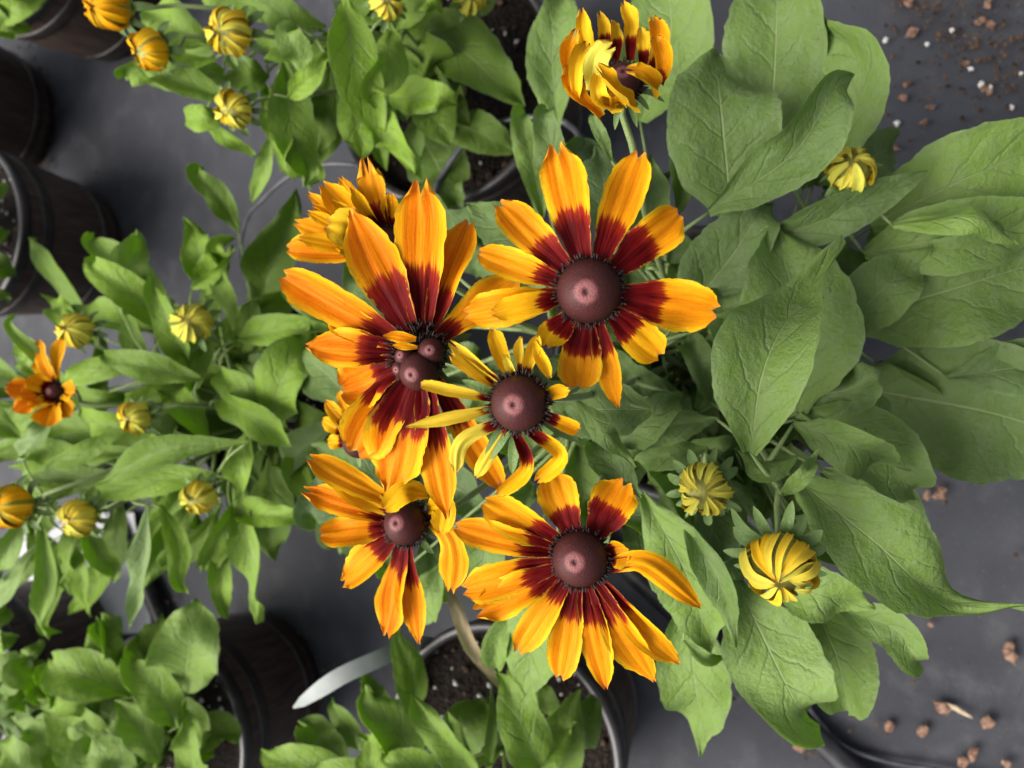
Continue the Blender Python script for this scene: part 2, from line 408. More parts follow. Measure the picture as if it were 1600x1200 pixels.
pot(C_TL, 'dark barrel pot with pale rim behind the orange half-open buds', seed=8)
C_CORNER = rimc(-70, 1060)
pot(C_CORNER, 'dark barrel pot under the cropped clump of small round leaves', seed=9)

# ------------------------------------------------------------------ plant builders
def rnd_c(s): return s.rnd.uniform(-.10, .25)
class Plant:
    def __init__(s, label, c, group, seed=0):
        s.foot = Vector((c.x, c.y, PH-.026)); s.o = thing('rudbeckia_plant', label, 'flower plant', s.foot, group)
        s.rnd = random.Random(seed); s.stems = []; s.sage = .05; s.ws = 1.0
        mb = MB()                                              # the crown the leaf stalks rise from
        mb.lathe([(.014, -.004), (.013, .006), (.009, .018), (.003, .026)], 12, s.foot, close=True)
        mb.build('crown', M['stem'], s.o, s.foot)
    def crown(s):
        a = s.rnd.random()*6.28; return s.foot+Vector((.008*math.cos(a), .008*math.sin(a), .008+.012*s.rnd.random()))
    def anchor(s, p):
        best = s.foot+Vector((0, 0, .015)); bd = (p-best).length*.8
        for st in s.stems:
            for q in st:
                d = (p-q).length+max(0, q.z-p.z)*1.5
                if d < bd: best, bd = q, d
        return best
    def leaf(s, bx, by, zb, tx, ty, zt, w, bow=(0, 0), arch=.012, roll=0, fold=14, tint=0, prof='leaf', wave=.10, dry=0, stalk=True, label=None, wf=None, cup=0, via=None):
        b, t = at(bx, by, zb), at(tx, ty, zt)
        m_ = at((bx+tx)/2+bow[0], (by+ty)/2+bow[1], (zb+zt)/2+arch)
        wm = s.ws*w*depth(m_)/FPX; sd_ = s.rnd.randint(0, 99999)
        tint = tint+s.rnd.uniform(-.35, .35); wave = wave*1.7; fold = fold*1.25; roll = roll if isinstance(roll, tuple) else (roll+s.rnd.uniform(-10, 10), roll+s.rnd.uniform(-28, 28))
        mb = MB()
        dr = s.rnd.uniform(-.012, .016); t3 = t.lerp(m_, .35)+Vector((0, 0, dr)) if via is None else at(*via)
        blade(mb, [b, m_, t3, t], wm, prof, None, roll, fold, cup, wave, wf or s.rnd.uniform(1.1, 2.2), 26, 10, .0005, jag=.08, und=.17, seed=sd_, tint=tint, dry=dry, sage=s.sage)
        if stalk:
            a = s.anchor(b) if isinstance(stalk, bool) else stalk
            mid = a.lerp(b, .55)+Vector((0, 0, .006)); path = catmull([a, mid, b+(b-CAM).normalized()*.0012], 8)
            k0 = .0017
            mb.tube(path, [k0*(1-.07*i) for i in range(9)], 6, uvt=1, tint=tint, dry=dry, sage=s.sage)
        o = mb.build('leaf', M['leaf'], s.o, b)
        if label: o['label'] = label
        return o
    def fill(s, n, r0, r1, z0, z1, w, amin=0, amax=360, tint=-.2):
        for i in range(n):
            a = R(s.rnd.uniform(amin, amax)); q = s.rnd.uniform(r0, r1); d = Vector((math.cos(a), math.sin(a), 0))
            b = s.foot+d*q*.25+Vector((0, 0, .02+s.rnd.random()*.02)); z = s.rnd.uniform(z0, z1)
            t = s.foot+d*q; t.z = z; m_ = b.lerp(t, .55)+Vector((0, 0, .02))
            mb = MB(); blade(mb, [b, m_, t], w*s.rnd.uniform(.8, 1.2), s.rnd.choice(('leaf', 'oval')), Vector((0, 0, 1)), s.rnd.uniform(-25, 25), s.rnd.uniform(8, 24), 0, .1, 1.7, 14, 8, .0005, jag=.05, und=.10, seed=i, tint=tint+s.rnd.uniform(-.3, .3), dry=0, sage=s.sage)
            mb.tube(catmull([s.crown(), s.crown().lerp(b, .6), b], 6), .0014, 6, uvt=1, tint=tint, dry=0, sage=s.sage)
            mb.build('leaf', M['leaf'], s.o, b)
    def scatter(s, n, cx, cy, rx, ry, z0, z1, l0, l1, w0, w1, tint=0, lean=(-.5, 0)):
        for i in range(n):
            a = s.rnd.random()*6.28; q = s.rnd.random()**.5; x, y = cx+rx*q*math.cos(a), cy+ry*q*math.sin(a)
            dx, dy = (x-cx)/rx+lean[0]+s.rnd.gauss(0, .45), (y-cy)/ry+lean[1]+s.rnd.gauss(0, .45); k = s.rnd.uniform(l0, l1)/max(math.hypot(dx, dy), .01)
            z = s.rnd.uniform(z0, z1)
            s.leaf(x, y, z, x+dx*k, y+dy*k, z+s.rnd.uniform(-.03, .025), s.rnd.uniform(w0, w1), roll=s.rnd.uniform(-40, 40), fold=s.rnd.uniform(6, 32), tint=tint+s.rnd.uniform(-.35, .35), prof=s.rnd.choice(('leaf', 'lance', 'oval')), wave=.16, bow=(s.rnd.uniform(-9, 9), s.rnd.uniform(-9, 9)), arch=s.rnd.uniform(.0, .025))
    def stem(s, pts, r0=.0022, r1=.0017):
        """pts run from the top down; the last is near the foot"""
        path = catmull(pts, 18)
        mb = MB(); mb.tube(path, [r1+(r0-r1)*i/18 for i in range(19)], 9); s.stems.append(path)
        return mb.build('stem', M['stem'], s.o, path[-1])
    def axis(s, P, tx=0, ty=0):
        """axis towards the camera, leaning tx to image right and ty to image up"""
        return ((CAM-P).normalized()+VR*tx+VU*ty).normalized()
    def flower(s, cx, cy, z, r, petals, tilt=(0, 0), yel=0, sepals=9, dome=1.05, stem=None, label=None, seps=None, dark=True, cones=None, slen=1.6):
        P = at(cx, cy, z); d = depth(P); k = d/FPX; rm = r*k; A = s.axis(P, *tilt); rnd = s.rnd
        mb = MB(); mb.lathe([(.0025, -1.5*rm), (.006, -1.1*rm), (rm*.75, -.62*rm), (rm*.9, -.35*rm), (rm*.5, -.1*rm)], 20, P, A, close=True)
        fl = mb.build('flower', M['sepal'] if not cones else M['floret'], s.o, P-A*rm)
        if label: fl['label'] = label
        for (ccx, ccy, cr, tl) in (cones or [(cx, cy, r, tilt)]):
            Pc = atd(ccx, ccy, d-(0 if not cones else .002)); Ac = s.axis(Pc, *tl); cm = cr*k; prof = []
            for i in range(19):
                an = math.pi*(-.18+.68*i/18); prof.append((max(cm*math.cos(an), cm*.012), cm*dome*(math.sin(an))-(cm*.05 if i > 17 else 0)))
            prof[-1] = (cm*.02, cm*dome*.93); prof[-2] = (cm*.09, cm*dome*.985)
            mc = MB(); mc.lathe(prof, 40, Pc-Ac*cm*.1, Ac); mc.f.append(tuple(range(len(mc.v)-40, len(mc.v))))
            co = mc.build('cone', M['cone'], fl, Pc)
        if dark:
            mf = MB(); u = A.orthogonal().normalized(); w_ = A.cross(u)
            for i in range(420 if cones else 210):
                an = rnd.random()*6.28; q = rm*(rnd.uniform(.15, 1.08) if cones else rnd.uniform(.86, 1.08)); hh = rm*(rnd.uniform(-.2, .15) if cones else rnd.uniform(-.38, .02))
                e = u*math.cos(an)+w_*math.sin(an); p = P+e*q*.92+A*hh; o_ = (e*.75+A*rnd.uniform(.2, 1.1)+u*rnd.uniform(-.3, .3)).normalized()
                mf.tube([p-o_*.0005, p+o_*.0014, p+o_*rnd.uniform(.0022, .0042)], [.0005, .0005, .00022], 5)
            mf.build('floret_ring', M['floret'], fl, P)
        for i, pt in enumerate(petals):
            s.petal(fl, P, A, rm, d, pt, yel)
        for i in range(sepals):
            an = 6.283*(i+rnd.random()*.5)/max(sepals, 1); u = A.orthogonal().normalized(); w_ = A.cross(u); e = u*math.cos(an)+w_*math.sin(an)
            b = P-A*rm*.75+e*rm*.5; L_ = rm*rnd.uniform(.8, 1.25)*slen/1.6
            ms = MB(); blade(ms, [b, b+e*L_*.5+A*L_*.05, b+e*L_-A*L_*.35], rm*.36, 'sepal', A, 0, 12, n=8, m=4, seed=i); ms.build('sepal', M['sepal'], fl, b)
        for q in (seps or []):
            tx, ty, w, dd = q; t = atd(tx, ty, d+dd); e = t-P; e = (e-A*e.dot(A)).normalized(); b = P-A*rm*.5+e*rm*.7
            ms = MB(); blade(ms, [b, b.lerp(t, .5)+A*.002, t], w*k, 'sepal', None, 0, 14, n=10, m=6); ms.build('sepal', M['sepal'], fl, b)
        st = [P-A*rm*1.3, P-A*rm*2.6+Vector((0, 0, -.004))]
        if stem: st += [at(*q) for q in stem]
        st += [s.foot+Vector((rnd.uniform(-.008, .008), rnd.uniform(-.008, .008), .01))]
        s.stem(st); return fl
    def petal(s, fl, P, A, rm, d, pt, yel):
        """(tipx, tipy, width) + options: red, yel, dd tip depth, arch, roll, fold, notch, prof, mid=(x,y,dd), base=(x,y,dd)"""
        tx, ty, w = pt[:3]; o = dict(red=.45, yel=yel, dd=.008, arch=.05, roll=0, fold=6, notch=.06, prof='petal', mid=None, base=None, cup=.26, wave=.26, curl=rnd_c(s), start=.85, ridge=.13)
        if len(pt) > 3: o.update(pt[3])
        k = d/FPX; t = atd(tx, ty, d+o['dd']); e = t-P; e = (e-A*e.dot(A)).normalized(); rnd = s.rnd
        b = P+e*rm*o['start']-A*rm*.32
        if o['base']: b = atd(o['base'][0], o['base'][1], d+o['base'][2])
        L_ = (t-b).length
        m_ = b.lerp(t, .5)+A*L_*o['arch'] if not o['mid'] else atd(o['mid'][0], o['mid'][1], d+o['mid'][2])
        pts = [b, m_, t]
        if 'pts' in o: pts = [b]+[atd(q[0], q[1], d+q[2]) for q in o['pts']]+[t]
        mb = MB(); up = A if 'up' not in o else o['up']
        rl = o['roll']
        blade(mb, pts, w*k*o.get('ws', 1.0), o['prof'], up, (rl+rnd.uniform(-8, 8), rl+rnd.uniform(-22, 22)), o['fold'], o['cup'], o['wave'], rnd.uniform(.7, 1.5), 20, 10, .0003, o['notch']*rnd.uniform(.6, 1.7), o['ridge'], .10, rnd.randint(0, 9999), o['curl'], red=o['red']+rnd.uniform(-.05, .05), yel=o['yel']+rnd.uniform(-.1, .2), rid=rnd.random())
        mb.build('petal', M['petal'], fl, b)
    def bud(s, cx, cy, z, r, tilt=(0, 0), n=13, yel=1.6, swirl=.6, sep=10, seplen=1.0, sepbend=.35, close=4, stem=None, red=-.3, label=None, flare=0):
        P = at(cx, cy, z); d = depth(P); rm = r*d/FPX; A = s.axis(P, *tilt); rnd = s.rnd
        u = A.orthogonal().normalized(); w_ = A.cross(u)
        mb = MB(); mb.lathe([(.0022, -1.35*rm), (rm*.5, -1.0*rm), (rm*.82, -.55*rm), (rm*.88, 0), (rm*.7, .45*rm), (rm*.3, .68*rm), (.0003, .72*rm)], 20, P, A, close=True)
        bu = mb.build('bud', M['budcore'], s.o, P-A*rm)
        if label: bu['label'] = label
        def sp(th, ph, q): return P+(A*math.cos(th)+(u*math.cos(ph)+w_*math.sin(ph))*math.sin(th))*rm*q
        n = int(n*1.45)
        for i in range(n):
            ph = 6.283*(i+rnd.uniform(-.3, .3))/n; q = rnd.uniform(.88, 1.16)+flare*.1; cl = R(close+rnd.random()**2*34); sw = swirl*rnd.uniform(-.3, 1.6)
            pts = [sp(R(118), ph, .92), sp(R(88), ph+sw*.12, q*1.04), sp((R(88)+cl)/2, ph+sw*.5, q*(1.05+flare)), sp(cl, ph+sw, q*rnd.uniform(.88, 1.12))]
            ms = MB(); c = sum(pts, Vector())/4
            blade(ms, pts, 6.283*rm/n*rnd.uniform(.85, 1.45), 'budp', (c-P).normalized(), rnd.uniform(-18, 18), 20, 0, .14, 1, 12, 6, .0004, .05, .10, .05, i, red=red, yel=yel+rnd.uniform(-.35, .45), rid=rnd.random())
            ms.build('petal', M['petal'], bu, pts[0])
        for i in range(sep):
            ph = 6.283*(i+rnd.uniform(-.25, .25))/sep; e = u*math.cos(ph)+w_*math.sin(ph); b = P-A*rm*.72+e*rm*.62; L_ = rm*seplen*rnd.uniform(.75, 1.2); bn = sepbend+rnd.uniform(-.25, .25)
            ms = MB(); blade(ms, [b, b+e*L_*.55+A*L_*.12, b+e*L_*1.0-A*L_*bn], rm*rnd.uniform(.34, .5), 'sepal', A, rnd.uniform(-20, 20), 14, n=8, m=4, seed=i); ms.build('sepal', M['sepal'], bu, b)
        st = [P-A*rm*1.2, P-A*rm*2.2]
        if stem: st += [at(*q) for q in stem]
        st += [s.foot+Vector((rnd.uniform(-.008, .008), rnd.uniform(-.008, .008), .01))]
        s.stem(st, .0021, .0015); return bu

# ------------------------------------------------------------------ the main plant
mp = Plant('large plant with six open red and orange flowers and broad leaves', C_MAIN, 'rudbeckia plants in barrel pots', 11)
F = mp.flower; mp.sage = .30
Y = dict
F(920, 455, .478, 51, [
  (872, 226, 76, Y(red=.40, notch=.10, yel=.1)), (1000, 240, 66, Y(red=.40, notch=.10)), (1062, 332, 70, Y(red=.55, yel=.25, dd=.006, roll=12, cup=.15)),
  (1122, 485, 84, Y(red=.48, notch=.08, dd=.006)), (1030, 556, 62, Y(red=.5, yel=.7, dd=.012)), (968, 638, 44, Y(red=.42, yel=.35, prof='point', dd=.014, fold=16)),
  (902, 608, 70, Y(red=.52, yel=.3, dd=.012, notch=.09)), (853, 545, 50, Y(red=.62, yel=.95, dd=.006, cup=.35, mid=(862, 528, .006))),
  (768, 490, 40, Y(red=.4, yel=.9, dd=.002, cup=.45, arch=.12)), (722, 492, 62, Y(red=.28, yel=.15, dd=.012, notch=.1)),
  (748, 396, 52, Y(red=.36, yel=.2, dd=.012)), (776, 314, 62, Y(red=.45, yel=.1, dd=.008, notch=.08))],
  tilt=(-.10, -.02), yel=.35, stem=[(990, 520, .33)], label='fully open flower with one large smooth brown cone and orange petal tips')
F(655, 552, .462, 46, [
  (669, 284, 88, Y(red=.44, notch=.10, wave=.05)), (549, 326, 80, Y(red=.42, prof='point', yel=-.1)), (738, 346, 58, Y(red=.40, notch=.1, dd=.01)),
  (447, 428, 68, Y(red=.30, dd=.01, fold=14)), (513, 494, 52, Y(red=.32, dd=.012)), (475, 540, 64, Y(red=.40, prof='point')),
  (542, 612, 88, Y(red=.42, dd=.014)), (556, 706, 92, Y(red=.45, dd=.018, yel=.1)), (610, 768, 108, Y(red=.44, dd=.018, prof='point')),
  (702, 812, 62, Y(red=.52, dd=.012, prof='point')), (806, 440, 62, Y(red=.30, dd=.014, yel=.1)), (786, 762, 50, Y(red=.45, dd=.016)),
  (598, 523, 18, Y(red=-.2, dd=-.008, yel=.1, prof='point', base=(650, 530, -.006))), (612, 539, 12, Y(red=-.2, dd=-.008, yel=.4, prof='point', base=(652, 543, -.006)))],
  tilt=(-.25, .05), stem=[(880, 600, .30)], cones=[(674, 549, 22, (-.1, .1)), (655, 580, 31, (-.35, -.15)), (634, 558, 17, (-.5, .2)), (628, 576, 15, (-.6, -.1))],
  dome=1.3, label='widest flower with several small fused cones and long orange petals')
F(600, 392, .425, 38, [
  (568, 238, 46, Y(dd=-.012, notch=.25, yel=.35)), (500, 284, 46, Y(dd=-.012, yel=.6, fold=20)), (535, 272, 34, Y(dd=-.004, yel=.6)), (592, 262, 34, Y(dd=-.004, yel=.4)),
  (488, 318, 26, Y(dd=-.004, yel=.5, curl=.3)), (457, 346, 34, Y(dd=.0, yel=.3)), (512, 352, 66, Y(dd=-.022, yel=1.2, cup=.25, mid=(545, 360, -.022))), (445, 388, 46, Y(dd=.004, yel=.1, red=.3)), (520, 385, 34, Y(dd=-.014, yel=1.0)), (478, 330, 22, Y(dd=-.008, yel=.9)), (548, 290, 26, Y(dd=-.016, yel=1.0, fold=30)), (515, 310, 28, Y(dd=-.018, yel=1.1, fold=30)), (612, 300, 30, Y(dd=-.008, yel=.5)), (480, 300, 22, Y(dd=-.002, yel=.6)), (465, 372, 26, Y(dd=-.008, yel=.7))],
  tilt=(-.55, .25), yel=.4, stem=[(850, 520, .28)], label='half-open yellow flower tucked behind the widest flower')
F(634, 818, .440, 34, [
  (472, 765, 44, Y(red=.28, notch=.12)), (480, 714, 44, Y(red=.1, dd=-.002, yel=.5, base=(610, 782, .006))), (520, 745, 40, Y(red=-.1, dd=.006, yel=.8)), (504, 838, 54, Y(red=.30, prof='petal', yel=.2)), (541, 914, 58, Y(red=.36, notch=.14, dd=.012, yel=.3)),
  (612, 992, 52, Y(red=.33, dd=.016)), (656, 1006, 46, Y(red=.36, dd=.016, prof='point', yel=.1)), (706, 926, 48, Y(red=.2, dd=.004, yel=.2, fold=-18, mid=(705, 850, -.006), base=(664, 800, .004))),
  (603, 794, 36, Y(red=-.2, dd=-.014, yel=.9, base=(668, 772, -.004), mid=(634, 768, -.016))), (690, 832, 36, Y(red=-.2, dd=-.006, yel=.8, base=(668, 796, .002), mid=(694, 790, -.010)))],
  tilt=(-.42, .02), dome=1.2, stem=[(900, 660, .30)], label='smaller flower leaning to the side with petals curled over its cone')
F(811, 630, .492, 45, [
  (699, 530, 32, Y(red=.30, yel=1.3, dd=.0, fold=42, notch=.15, prof='strap')), (703, 552, 27, Y(red=.2, yel=1.4, dd=.002, fold=40, prof='strap')), (658, 603, 29, Y(red=.30, yel=1.25, dd=.004, fold=48, prof='strap', notch=.0)), (632, 667, 30, Y(red=.15, yel=1.3, dd=.004, prof='point', fold=46)),
  (712, 738, 32, Y(red=.30, yel=1.4, dd=.006, mid=(722, 690, .002), fold=-36, prof='strap')), (742, 747, 29, Y(red=.2, yel=1.4, dd=.012, fold=-36, prof='strap')), (774, 772, 32, Y(red=.50, yel=1.0, dd=.012, mid=(824, 728, .008), fold=40, prof='strap')),
  (838, 752, 32, Y(red=.35, yel=.9, dd=.012, mid=(876, 710, .004), fold=34, prof='strap')), (904, 672, 29, Y(red=.40, yel=.8, dd=.004, fold=34, prof='strap')), (893, 604, 27, Y(red=.2, yel=.9, dd=-.004, fold=30, curl=.4)),
  (860, 592, 24, Y(red=-.1, yel=.95, dd=-.006, base=(834, 532, .002), fold=34)), (790, 548, 21, Y(red=.3, yel=1.4, dd=-.004, fold=40, curl=.4)), (840, 524, 27, Y(red=.3, yel=1.2, dd=.002, fold=36)), (815, 524, 21, Y(red=.3, yel=1.4, dd=.004, fold=40)), (768, 512, 32, Y(red=.1, yel=1.1, dd=.006, fold=30))],
  tilt=(-.22, -.06), yel=.9, sepals=0, seps=[(728, 580, 26, .004), (742, 655, 24, .006), (760, 720, 26, .010), (800, 740, 20, .012), (870, 560, 30, .008), (722, 594, 18, .002), (905, 690, 18, .012)],
  stem=[(950, 610, .34)], label='young flower with narrow rolled yellow petals around a bare brown cone')
F(906, 873, .455, 44, [
  (860, 738, 66, Y(red=.48, prof='petal')), (980, 750, 74, Y(red=.58, notch=.1, yel=.1)), (757, 780, 62, Y(red=.42)), (709, 822, 50, Y(red=.36)),
  (722, 922, 62, Y(red=.42, dd=.012)), (744, 960, 64, Y(red=.38, dd=.010, notch=.1)), (808, 1020, 50, Y(red=.35, dd=.012)), (876, 1058, 54, Y(red=.34, dd=.014, notch=.1)),
  (948, 1072, 52, Y(red=.38, dd=.014, prof='point')), (1024, 1068, 58, Y(red=.36, dd=.014, prof='point')), (1064, 1040, 48, Y(red=.34, dd=.012, prof='point', fold=16)),
  (1100, 952, 46, Y(red=.22, dd=.004, yel=.3, fold=-22, prof='point', mid=(1010, 880, -.006))), (985, 860, 44, Y(red=.45, dd=-.004, yel=.5, cup=.4))],
  tilt=(-.20, -.14), yel=.28, stem=[(960, 700, .32)], label='open flower on the lower edge with thirteen petals and a pink-tipped cone')
# the half-open flower at the top, petals curling up round its dark cone
P0 = dict(yel=1.15, red=.3, fold=36, prof='strap', wave=.4, notch=.15, ws=.84)
def cup_petals(L): return [(a, b, w, dict(P0, base=(c, e, f), dd=g, mid=(h, i, j), **(x[0] if x else {}))) for a, b, w, c, e, f, g, h, i, j, *x in L]
F(972, 128, .425, 30, cup_petals([
  (908, 10, 36, 930, 120, .012, .004, 914, 60, .010), (934, 14, 32, 948, 95, .014, .006, 944, 50, .012, Y(red=.5)), (972, 0, 38, 985, 95, .016, .008, 986, 45, .014, Y(red=.45)), (1016, 26, 42, 1018, 125, .008, .002, 1030, 75, .002, Y(yel=.5)),
  (952, 30, 30, 962, 100, .016, .012, 962, 62, .014, Y(red=.55)), (1000, 40, 34, 1004, 110, .014, .010, 1006, 70, .012, Y(red=.5)),
  (904, 42, 40, 912, 150, .004, .0, 888, 100, .002, Y(yel=.6)), (888, 96, 40, 938, 184, .002, -.004, 896, 140, -.006, Y(red=-.1, yel=.3)), (920, 62, 36, 900, 150, -.004, -.014, 902, 104, -.014, Y(red=-.1, yel=1.2)), (962, 68, 50, 926, 140, -.012, -.024, 936, 92, -.022, Y(red=-.2, yel=1.7, cup=.1, fold=24)),
  (926, 102, 40, 992, 174, -.006, -.028, 958, 142, -.026, Y(red=-.2, yel=.8)), (950, 178, 46, 936, 118, -.020, -.004, 936, 150, -.020, Y(red=-.2, yel=1.3)), (974, 110, 36, 1022, 150, -.006, -.020, 1008, 118, -.020, Y(red=-.1, yel=.5)), (1024, 56, 40, 1030, 130, -.002, -.008, 1036, 95, -.010, Y(yel=.5)), (962, 176, 40, 960, 130, -.016, .0, 962, 152, -.016, Y(red=-.2, yel=.9))]),
  tilt=(.05, .55), sepals=12, slen=2.4, stem=[(990, 235, .40), (1020, 380, .32)], label='half-open flower with ragged petals curled up round its dark centre')
B = mp.bud
B(1100, 765, .372, 36, tilt=(0, -.15), n=15, yel=1.9, swirl=.5, sep=13, seplen=1.1, stem=[(1100, 720, .30)], label='tight yellow-green closed bud')
B(1216, 882, .392, 50, tilt=(.0, -.55), n=15, yel=1.5, swirl=.9, sep=14, seplen=1.15, sepbend=.2, stem=[(1214, 790, .37), (1212, 740, .34), (1150, 650, .26)], close=2, label='plump opening bud with twisted yellow petals and long sepals')
B(1330, 268, .300, 30, tilt=(.1, .5), n=11, yel=1.9, stem=[(1290, 330, .26)], label='small bud half hidden behind a leaf')
Lm = mp.leaf
Lm(1203, 240, .255, 1218, -35, .250, 158, fold=10, prof='oval', tint=.2)
Lm(1142, 338, .285, 1118, 84, .285, 172, fold=8, prof='oval', tint=-.05, arch=.018)
Lm(1300, 285, .262, 1268, 5, .270, 110, bow=(62, -30), roll=-24, fold=8, tint=.25)
Lm(1108, 332, .315, 1334, 116, .315, 108, bow=(14, 18), roll=18, fold=20, tint=.25, prof='leaf', wave=.16)
Lm(872, 205, .235, 888, -30, .245, 84, bow=(-18, 0), fold=12, tint=.15, prof='leaf')
Lm(1000, 190, .232, 1048, -50, .225, 140, bow=(20, 0), fold=8, tint=.35, prof='oval')
Lm(1062, 330, .27, 1072, 150, .29, 52, roll=32, fold=18, tint=.5, prof='lance')
Lm(1175, 385, .285, 1452, 266, .285, 84, bow=(0, 8), roll=22, fold=26, tint=-.05, wave=.16)
Lm(1360, 352, .255, 1650, 225, .245, 150, bow=(0, -8), fold=10, tint=.4, prof='oval')
Lm(1395, 352, .285, 1592, 384, .278, 62, bow=(20, -30), roll=-48, fold=-20, tint=.75, prof='lance', arch=.02)
Lm(1350, 395, .262, 1640, 345, .262, 118, bow=(0, 0), fold=12, tint=.35, prof='oval')
Lm(1318, 505, .245, 1680, 392, .245, 168, bow=(0, 0), fold=10, tint=.25, prof='oval', cup=.05)
Lm(1335, 606, .215, 1720, 700, .215, 222, bow=(0, -12), fold=6, tint=.3, prof='oval')
Lm(1305, 528, .262, 1455, 385, .278, 104, bow=(-4, -2), roll=-15, fold=14, tint=.05)
Lm(1480, 590, .235, 1690, 560, .21, 90, fold=10, tint=-.2)
Lm(1245, 655, .292, 1206, 342, .295, 186, bow=(20, 0), fold=10, tint=.0, prof='leaf')
Lm(1172, 706, .362, 1322, 378, .345, 160, bow=(-52, 30), roll=(0, -38), fold=18, tint=.15, prof='acum', via=(1262, 450, .352), arch=.022, wave=.06, wf=1.0)
Lm(1062, 500, .275, 1210, 318, .28, 128, roll=10, fold=14, tint=-.1)
Lm(1090, 640, .27, 1240, 430, .26, 120, fold=12, tint=-.05)
Lm(1240, 662, .328, 1424, 735, .318, 92, bow=(-4, -6), roll=14, fold=24, tint=.3)
Lm(1255, 642, .292, 1428, 775, .285, 122, bow=(24, -12), fold=14, tint=.2)
Lm(1252, 622, .29, 1382, 570, .30, 88, bow=(10, 12), roll=-10, fold=-26, tint=-.1)
Lm(1236, 742, .335, 1604, 945, .325, 156, bow=(-58, 0), roll=(4, -30), fold=20, tint=.2, prof='acum', arch=.014, wave=.08, via=(1470, 936, .322))
Lm(1285, 735, .268, 1434, 862, .262, 126, bow=(8, -10), fold=14, tint=-.05)
Lm(1150, 905, .298, 1268, 1124, .282, 152, bow=(-8, 0), fold=12, tint=1.15, wave=.14)
Lm(1190, 898, .305, 1368, 950, .305, 92, bow=(0, 4), fold=10, tint=1.05)
Lm(1268, 940, .262, 1326, 1114, .255, 122, bow=(10, 0), fold=16, tint=.75)
Lm(1310, 950, .272, 1440, 1040, .27, 74, bow=(20, -14), roll=14, fold=24, tint=.5)
Lm(1072, 925, .272, 1094, 1182, .262, 118, fold=10, tint=1.1)
Lm(1005, 772, .325, 1108, 1030, .31, 118, bow=(14, -8), fold=12, tint=.9)
Lm(1070, 812, .335, 1150, 1012, .318, 58, bow=(14, 0), roll=12, fold=22, tint=.2, prof='lance')
Lm(1068, 1000, .31, 1138, 1030, .30, 24, bow=(0, 14), fold=20, tint=.4, prof='lance')
Lm(1120, 655, .33, 980, 692, .32, 62, bow=(0, -8), fold=22, tint=.0)
Lm(1105, 700, .31, 990, 720, .31, 50, fold=18, tint=.3)
Lm(1245, 712, .352, 1150, 700, .352, 44, bow=(-4, 30), roll=30, fold=-14, tint=.4, prof='lance')
Lm(1222, 772, .366, 1280, 700, .372, 32, bow=(6, 8), roll=-20, fold=26, tint=.5, prof='lance')
Lm(1150, 800, .30, 1180, 900, .28, 70, fold=14, tint=-.1)
Lm(1040, 720, .29, 1120, 860, .28, 110, fold=14, tint=-.05)
Lm(770, 790, .305, 742, 950, .295, 82, fold=12, tint=.6)
Lm(870, 880, .31, 820, 1088, .295, 112, bow=(-6, 0), fold=10, tint=1.0)
Lm(800, 950, .30, 778, 1046, .29, 48, bow=(-10, 0), roll=20, fold=20, tint=.7)
Lm(1018, 640, .37, 880, 640, .36, 100, fold=12, tint=.0, prof='oval')
Lm(900, 625, .392, 992, 730, .378, 44, fold=-16, tint=-.1, prof='lance')
Lm(960, 700, .34, 1060, 620, .34, 70, fold=16, tint=.1)
Lm(890, 425, .335, 728, 318, .335, 96, fold=16, tint=-.1, prof='leaf')
Lm(845, 340, .27, 820, 172, .27, 56, roll=14, fold=14, tint=.75, prof='lance')
Lm(860, 300, .30, 862, 170, .31, 54, fold=16, tint=.1, prof='lance')
Lm(960, 380, .31, 930, 225, .30, 96, fold=12, tint=-.2)
Lm(1010, 420, .29, 1015, 240, .285, 74, fold=16, tint=.2)
Lm(955, 250, .36, 928, 180, .36, 22, fold=16, tint=.3, prof='lance')
Lm(1000, 780, .35, 925, 690, .33, 60, fold=14, tint=.1)
Lm(700, 420, .30, 640, 300, .29, 90, fold=12, tint=-.2)
Lm(560, 500, .285, 448, 455, .30, 34, bow=(0, 16), fold=26, tint=.8, prof='lance')
Lm(620, 760, .28, 490, 700, .265, 100, fold=12, tint=-.3)
Lm(620, 900, .275, 530, 790, .26, 80, fold=12, tint=.0)
Lm(690, 880, .28, 640, 985, .27, 70, fold=14, tint=.5)
Lm(560, 640, .27, 470, 540, .26, 90, fold=12, tint=.1)
F(560, 690, .40, 26, [(508, 625, 22, Y(yel=.5)), (505, 655, 24, Y(yel=.8)), (512, 690, 24, Y(yel=.9)), (530, 610, 20, Y(yel=.4)), (515, 640, 18, Y(yel=1.3))], tilt=(-.5, .1), stem=[(850, 640, .27)], sepals=6, dark=False, label='small yellow flower mostly covered by the widest flower')
mp.scatter(26, 1085, 640, 130, 190, .235, .30, 90, 150, 50, 90, -.1, (0, 0))
mp.scatter(22, 630, 640, 130, 210, .20, .26, 90, 150, 60, 100, -.35, (0, 0))
mp.scatter(9, 860, 330, 100, 90, .23, .28, 80, 130, 50, 80, -.3, (0, 0))
mp.scatter(10, 860, 700, 110, 110, .25, .32, 80, 140, 50, 90, .1, (0, 0))
mp.scatter(8, 1330, 470, 110, 150, .19, .215, 100, 150, 80, 110, -.1, (0, 0))
mp.scatter(9, 1215, 770, 90, 80, .215, .26, 90, 140, 60, 90, .0, (.3, .2))
mp.scatter(6, 1270, 340, 80, 60, .20, .235, 80, 120, 60, 90, -.1, (.3, -.3))
mp.scatter(8, 1180, 820, 110, 70, .22, .28, 90, 140, 60, 90, .4, (.2, .5))
mp.scatter(6, 980, 760, 70, 60, .24, .30, 80, 130, 50, 80, .3, (.3, .3))
mp.fill(26, .05, .105, .19, .26, .045, tint=-.2)

